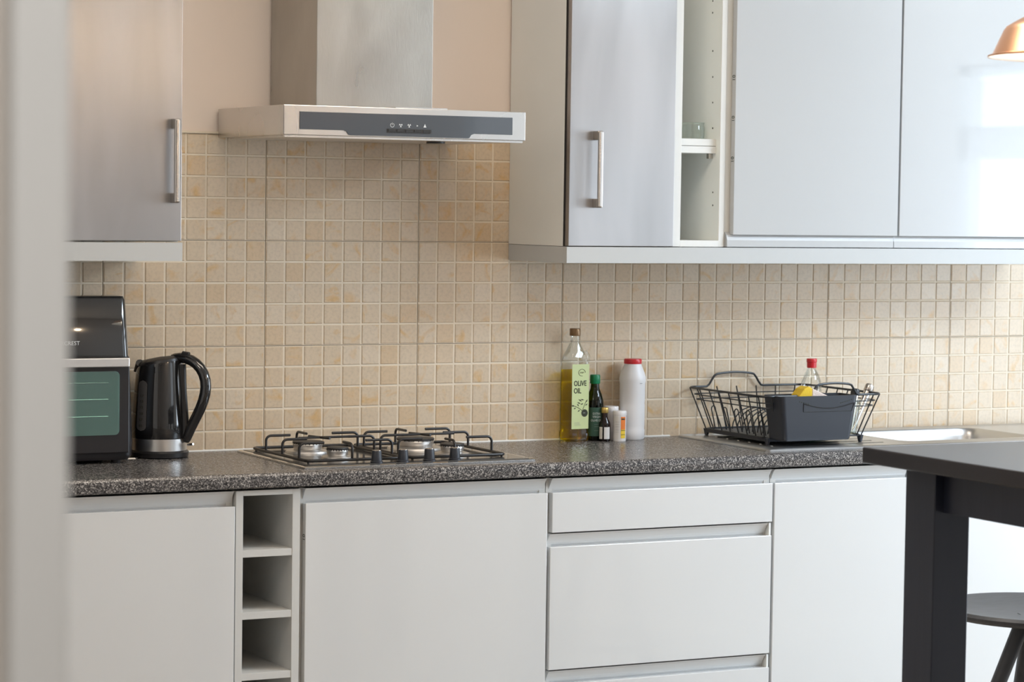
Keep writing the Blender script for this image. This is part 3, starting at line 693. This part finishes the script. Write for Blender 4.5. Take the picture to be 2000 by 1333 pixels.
# ------------------------------------------------------------------ dark bottle
c = (.8725, -.046, .9003)
t = bottle('dark_oil_bottle', c, [(.0205, 0), (.0225, .004), (.0225, .088), (.0215, .100), (.017, .117), (.0115, .130), (.0105, .142), (.0105, .147)], GREENG, 'dark green glass bottle with green screw cap behind the olive oil bottle', 'bottle')
MB().lathe([(.0205, .002), (.0212, .004), (.0212, .086), (.0195, .100), (.0192, .101)], c, 24).build('oil', mat('dark_oil', (.012, .02, .006), .2), t)
MB().lathe([(.0122, .143), (.0130, .145), (.0130, .163), (.0118, .1655)], c, 24).build('cap', GREENC, t)
va = R(-90-29)
def arc_label(c, r, a0, a1, z0, z1, n=10):
    m = MB(); v = []
    for i in range(n+1):
        a = R(a0+(a1-a0)*i/n); v += [(c[0]+r*math.cos(a), c[1]+r*math.sin(a), c[2]+z0), (c[0]+r*math.cos(a), c[1]+r*math.sin(a), c[2]+z1)]
    return m.add(v, [(2*i, 2*i+2, 2*i+3, 2*i+1) for i in range(n)], True)
lb = arc_label(c, .0228, -170, -60, .012, .084).build('label_wrap', LABELD, t)
def curved_text(s, size, m, lb, c, r, ang, z, xs=1.):
    o = text(s, size, m, lb, lb['o'], (R(90), 0, 0), align='CENTER', xs=xs)
    for v in o.data.vertices:
        a = R(ang)+v.co.x/r; rr_ = r-v.co.y
        v.co = Vector((c[0]+rr_*math.cos(a), c[1]+rr_*math.sin(a), c[2]+z+v.co.z))-Vector(lb['o'])
    return o
for s_, z_ in (('EXTRA', .066), ('VIRGIN', .058), ('OLIVE OIL', .049)): curved_text(s_, .0078, PALEINK, lb, c, .0231, -105, z_, .85)
for z_ in (.040, .035, .025): curved_text('- - - -', .005, PALEINK, lb, c, .0231, -105, z_)

# ------------------------------------------------------------------ small bottle, spice tubs, white bottle
c = (.8862, -.0745, .9003)
t = bottle('flavouring_bottle', c, [(.0135, 0), (.0148, .002), (.0148, .040), (.0135, .047), (.008, .057), (.0068, .062), (.0068, .073)], VAN, 'tiny dark bottle with gold cap and two-part white label in front', 'bottle', seg=24)
MB().lathe([(.0133, .002), (.0138, .004), (.0138, .034), (.013, .035)], c, 20).build('liquid', mat('dark_liquid', (.03, .012, .01), .15), t)
MB().lathe([(.0085, .071), (.0092, .072), (.0092, .083), (.0082, .0845)], c, 20).build('cap', GOLDC, t)
for a0, a1 in ((-178, -140), (-124, -62)): arc_label(c, .0151, a0, a1, .006, .036, 6).build('paper_label', LABELW, t)
lb = None
for z_ in (.029, .022, .015):
    pass
def tub(name, c, r, h, label, capm=WHITEP, orange=False):
    t = thing(name, c, label, 'tub')
    MB().lathe([(r*.97, 0), (r, .002), (r, h-.012)], c, 28).build('body', WHITEP, t)
    MB().lathe([(r*1.03, h-.0125), (r*1.05, h-.011), (r*1.05, h-.002), (r*.98, h)], c, 28).build('lid', capm, t)
    return t
c = (.9225, -.0860, .9003)
t = tub('spice_tub', c, .0165, .0765, 'white spice tub with orange and yellow label before the tall white bottle')
arc_label(c, .0167, -205, -112, .006, .062).build('paper_label', LABELW, t)
o = arc_label(c, .0169, -108, -62, .030, .062, 6).build('orange_label', ORANGE, t); arc_label(c, .0171, -104, -68, .0545, .0580, 6).build('printed_line', INK, t)
arc_label(c, .0169, -108, -62, .008, .030, 6).build('yellow_label', YELL, t)
arc_label(c, .0171, -108, -62, .0165, .0175, 6).build('printed_line', INK, t); arc_label(c, .0171, -108, -62, .0270, .0282, 6).build('printed_line', INK, t)
for z_ in (.048, .042, .036, .028, .022): curved_text('-------', .005, GREYINK, o, c, .0169, -138, z_)
c = (.921, -.0455, .9003)
t = tub('spice_tub', c, .0175, .085, 'plain pale spice tub half hidden behind the orange-labelled tub')
c = (.9815, -.045, .9003)
t = thing('cleaner_bottle', c, 'tall plain white plastic bottle with red cap standing against the tiles', 'bottle')
MB().lathe([(.0300, 0), (.0325, .004), (.0328, .024), (.0317, .027), (.0322, .036), (.0322, .086), (.0314, .092), (.0322, .098), (.0322, .140), (.0335, .148), (.0335, .156), (.0305, .168), (.0215, .190), (.0215, .194)], c, 36).build('body', WHITEP, t)
MB().lathe([(.0222, .1915), (.0228, .193), (.0228, .2015), (.0214, .204)], c, 30).build('cap', RED, t)
arc_label(c, .0337, -86, -72, .1425, .1438, 3).build('printed_mark', GREYINK, t)

# ------------------------------------------------------------------ glass jar on the open shelf
c = (1.0455, -.212, 1.6580)
t = thing('glass_jar', c, 'small clear glass jar standing on the shelf of the open unit', 'jar')
MB().lathe([(.026, 0), (.029, .003), (.030, .028), (.0275, .034), (.0285, .040)], c, 28, True, False).build('body', GLASS, t)
MB().lathe([(.0285, .0385), (.0300, .040), (.0285, .0415)], c, 28, False, False).build('rim', GLASS, t)

# ------------------------------------------------------------------ kettle
kc = (-.2915, -.088, .9003); ka = R(-46)
def kl(x, y, z): return (kc[0]+x*math.cos(ka)-y*math.sin(ka), kc[1]+x*math.sin(ka)+y*math.cos(ka), kc[2]+z)
def tilt(m):
    ca_, sa_ = math.cos(ka), math.sin(ka); out_ = []
    for (x, y, z) in m.v:
        xl = (x-kc[0])*ca_+(y-kc[1])*sa_; q = min(1, max(0, (z-kc[2]-.15)/.064)); out_.append((x, y, z+.17*xl*q))
    m.v = out_; return m
t = thing('kettle', kc, 'glossy black electric kettle with silver band and loop handle', 'kettle')
MB().lathe([(.061, 0), (.066, .002), (.067, .012), (.063, .0165)], kc, 40).build('power_base', BLKP, t)
MB().lathe([(.0625, .0168), (.0625, .0440)], kc, 48).build('steel_band', mat('kettle_steel_band', (.8, .78, .76), .3, metal=1), t, label='brushed steel band')
tilt(MB().lathe([(.0622, .0442), (.0635, .047), (.0625, .080), (.0590, .150), (.0545, .205), (.0530, .214)], kc, 48, True, False)).build('body', BLKG, t)
tilt(MB().lathe([(.0533, .2142), (.0515, .220), (.040, .2275), (.0, .2300)], kc, 40, True, False)).build('lid', BLKP, t)
tilt(MB().tube([kl(-.034, -.034, .222), kl(-.055, -.016, .204)], [.010, .004], 10)).build('spout', BLKP, t)
hp = [(.024, .226), (.052, .231), (.080, .226), (.104, .208), (.117, .180), (.116, .150), (.105, .117), (.086, .083), (.071, .053), (.063, .034)]
MB().tube([kl(x, 0, z) for x, z in hp], [.011, .0125, .0135, .0135, .0135, .0135, .013, .0125, .0125, .012], 14).build('handle', BLKG, t, sub=1)
MB().tube([kl(.054, 0, .214), kl(.058, 0, .155), kl(.063, 0, .10), kl(.065, 0, .05)], [.011, .009, .009, .011], 10).build('handle_spine', BLKP, t)
MB().tube([kl(.058, -.002, .238), kl(.074, -.002, .236)], .007, 10).build('lid_button', BLKP, t)
MB().tube([kl(.072, .0, .030), kl(.089, -.008, .033)], .003, 6).build('switch', CHROME, t)
ga = math.degrees(math.atan2(-1, 0))-19.5-42
def kr(z):
    P_ = [(.0440, .0625), (.047, .0637), (.080, .0627), (.150, .0592), (.205, .0547)]
    for (a, ra), (b, rb) in zip(P_, P_[1:]):
        if z <= b: return ra+(rb-ra)*(z-a)/(b-a)
    return .053
v = []; nz = 44
for i in range(nz+1):
    z = .063+.115*i/nz; e = min(z-.063, .178-z); hw = 13*min(1, math.sqrt(max(0, 1-(1-min(1, e/.013))**2))+.05)
    for k_ in range(5): a = R(ga-hw+2*hw*k_/4); r_ = kr(z)+.0006; v.append((kc[0]+r_*math.cos(a), kc[1]+r_*math.sin(a), kc[2]+z))
gw = MB().add(v, [(i*5+k_, i*5+k_+1, i*5+k_+6, i*5+k_+5) for i in range(nz) for k_ in range(4)], True).build('water_gauge', mat('smoky_grey_gauge', (.14, .14, .145), .3), t, label='smoky grey water gauge')
for s_, z_ in (('1.7', .142), ('1.5', .130), ('1.2', .116), ('1.0', .102), ('0.7', .088), ('0.5', .074)): curved_text(s_, .008, INK, gw, kc, kr(z_)+.0012, ga, z_-.002)

# ------------------------------------------------------------------ oven
t = thing('air_fryer_oven', (-.6, -.12, .9), 'black countertop air fryer oven with silver handle beside the kettle', 'oven')
OX0 = -.80
MB().rings([rrect(OX0+.004, -.401, -.205, -.035, .02, .908), rrect(OX0, -.395, -.213, -.03, .022, .918), rrect(OX0, -.394, -.214, -.03, .022, .950), rrect(OX0, -.4030, -.214, -.03, .020, 1.139)], True, True, True).build('body', OVENB, t)
MB().rings([rrect(OX0+.003, -.4045, -.2125, -.03, .018, 1.1395), rrect(OX0+.003, -.4135, -.2115, -.03, .016, 1.266), rrect(OX0+.007, -.4175, -.207, -.034, .014, 1.274), rrect(OX0+.02, -.43, -.195, -.045, .012, 1.276)], True, True, True).build('control_head', BLKG, t)
text('SILVERCREST', .0125, SCREENW, t, (-.5225, -.2140, 1.1665), (R(90), 0, 0), align='RIGHT')
dr = MB().box(OX0+.012, -.4085, -.2185, -.2142, .925, 1.132).build('door', OVENB, t, bevel=.003)
MB().box(OX0+.05, -.4175, -.246, -.236, 1.1185, 1.1385).build('handle', mat('silver_handle', (.75, .75, .76), .3, metal=.8), dr, bevel=.002)
MB().box(-.440, -.428, -.238, -.2185, 1.122, 1.134).build('handle_post', OVENB, dr)
wp = [(x, z) for x, z, _ in [(p[0], p[1], 0) for p in rrect(OX0+.05, -.4325, .9655, 1.1075, .010, 0)]]
MB().prism_y(wp, -.2192, -.2186).build('cavity', OVIN, dr)
MB().prism_y(wp, -.2212, -.2204).build('window_glass', OVG, dr)
for z_ in (1.082, 1.045, 1.007): MB().tube([(OX0+.06, -.2198, z_), (-.4585, -.2198, z_)], .0014, 6).build('rack_wire', POLISH, dr)
for x, y in ((-.43, -.19), (OX0+.03, -.19), (-.43, -.06), (OX0+.03, -.06)): MB().lathe([(.010, 0), (.012, .0085)], (x, y, .9003), 12).build('foot', BLKP, t)
tag(MB().rings([rrect(-.392, -.352, -.130, -.075, .01, .9004), rrect(-.390, -.354, -.128, -.077, .01, .9035)], True, True, False).build('black_coaster', BLKG, base=(-.372, -.1, .9)), 'small flat black coaster on the worktop between oven and kettle', 'coaster')

# ------------------------------------------------------------------ bar table, stool, lamp
t = thing('bar_table', (.9, -2.4, 0), 'tall black wooden bar table at the right edge in front of the sink', 'table')
MB().box(.489, 1.30, -3.05, -1.762, 1.020, 1.050).build('table_top', TABTOP, t, bevel=.003)
for x in (.540, 1.17):
    for y in (-1.921, -2.97): MB().box(x, x+.079, y, y+.09, 0, 1.020).build('leg', TABLE, t, bevel=.002)
MB().box(.560, .58, -2.88, -1.921, .942, 1.020).build('apron', TABLE, t); MB().box(1.21, 1.23, -2.88, -1.921, .942, 1.020).build('apron', TABLE, t)
MB().box(.619, 1.17, -1.865, -1.845, .942, 1.020).build('apron', TABLE, t); MB().box(.619, 1.17, -2.94, -2.92, .942, 1.020).build('apron', TABLE, t)
t = thing('stool', (1.17, -1.43, 0), 'dark grey wooden stool with a dished round seat behind the table leg', 'stool')
sc_ = (1.17, -1.43, .642)
MB().lathe([(.10, 0), (.195, .003), (.202, .009), (.203, .015), (.197, .021), (.185, .0205), (.14, .011), (.07, .006), (.0, .005)], sc_, 56, True, False).build('seat', STOOLM, t)
for a in (160, 250, 340, 70):
    ca, sa = math.cos(R(a)), math.sin(R(a))
    MB().tube([(1.17+.022*ca, -1.43+.022*sa, .643), (1.17+.27*ca, -1.43+.27*sa, .0)], [.017, .013], 12).build('leg', STOOLM, t)
rg = [(1.17+.157*math.cos(R(a)), -1.43+.157*math.sin(R(a)), .30) for a in range(0, 360, 15)]
MB().tube(rg, .008, 8, closed=True).build('foot_ring', STOOLM, t)

def pendant(x, y, z, lab):
    t = thing('pendant_lamp', (x, y, z), lab, 'lamp')
    prof = [(.184, -.0015), (.184, .0015), (.176, .004), (.157, .046), (.152, .053), (.128, .067), (.09, .082), (.05, .092), (.032, .098), (.028, .130), (.02, .138)]
    MB().lathe(prof, (x, y, z), 64, False, True).build('shade', COPPER, t)
    inn = [(.183, -.0012), (.174, .004), (.155, .045), (.150, .051), (.126, .065), (.088, .080), (.048, .090), (.0, .091)]
    MB().lathe(inn, (x, y, z), 64, False, False).build('inner_enamel', ENAMEL, t)
    MB().tube([(x, y, z+.137), (x, y, 2.6)], .003, 8).build('cord', BLKP, t)
    MB().lathe([(.0, .008), (.016, .012), (.026, .028), (.026, .040), (.014, .062), (.012, .088)], (x, y, z), 20, False, True).build('bulb', BULB, t)
    return t
pendant(.729, -2.10, 1.766, 'copper dome pendant lamp with bright white inside hanging at right edge')
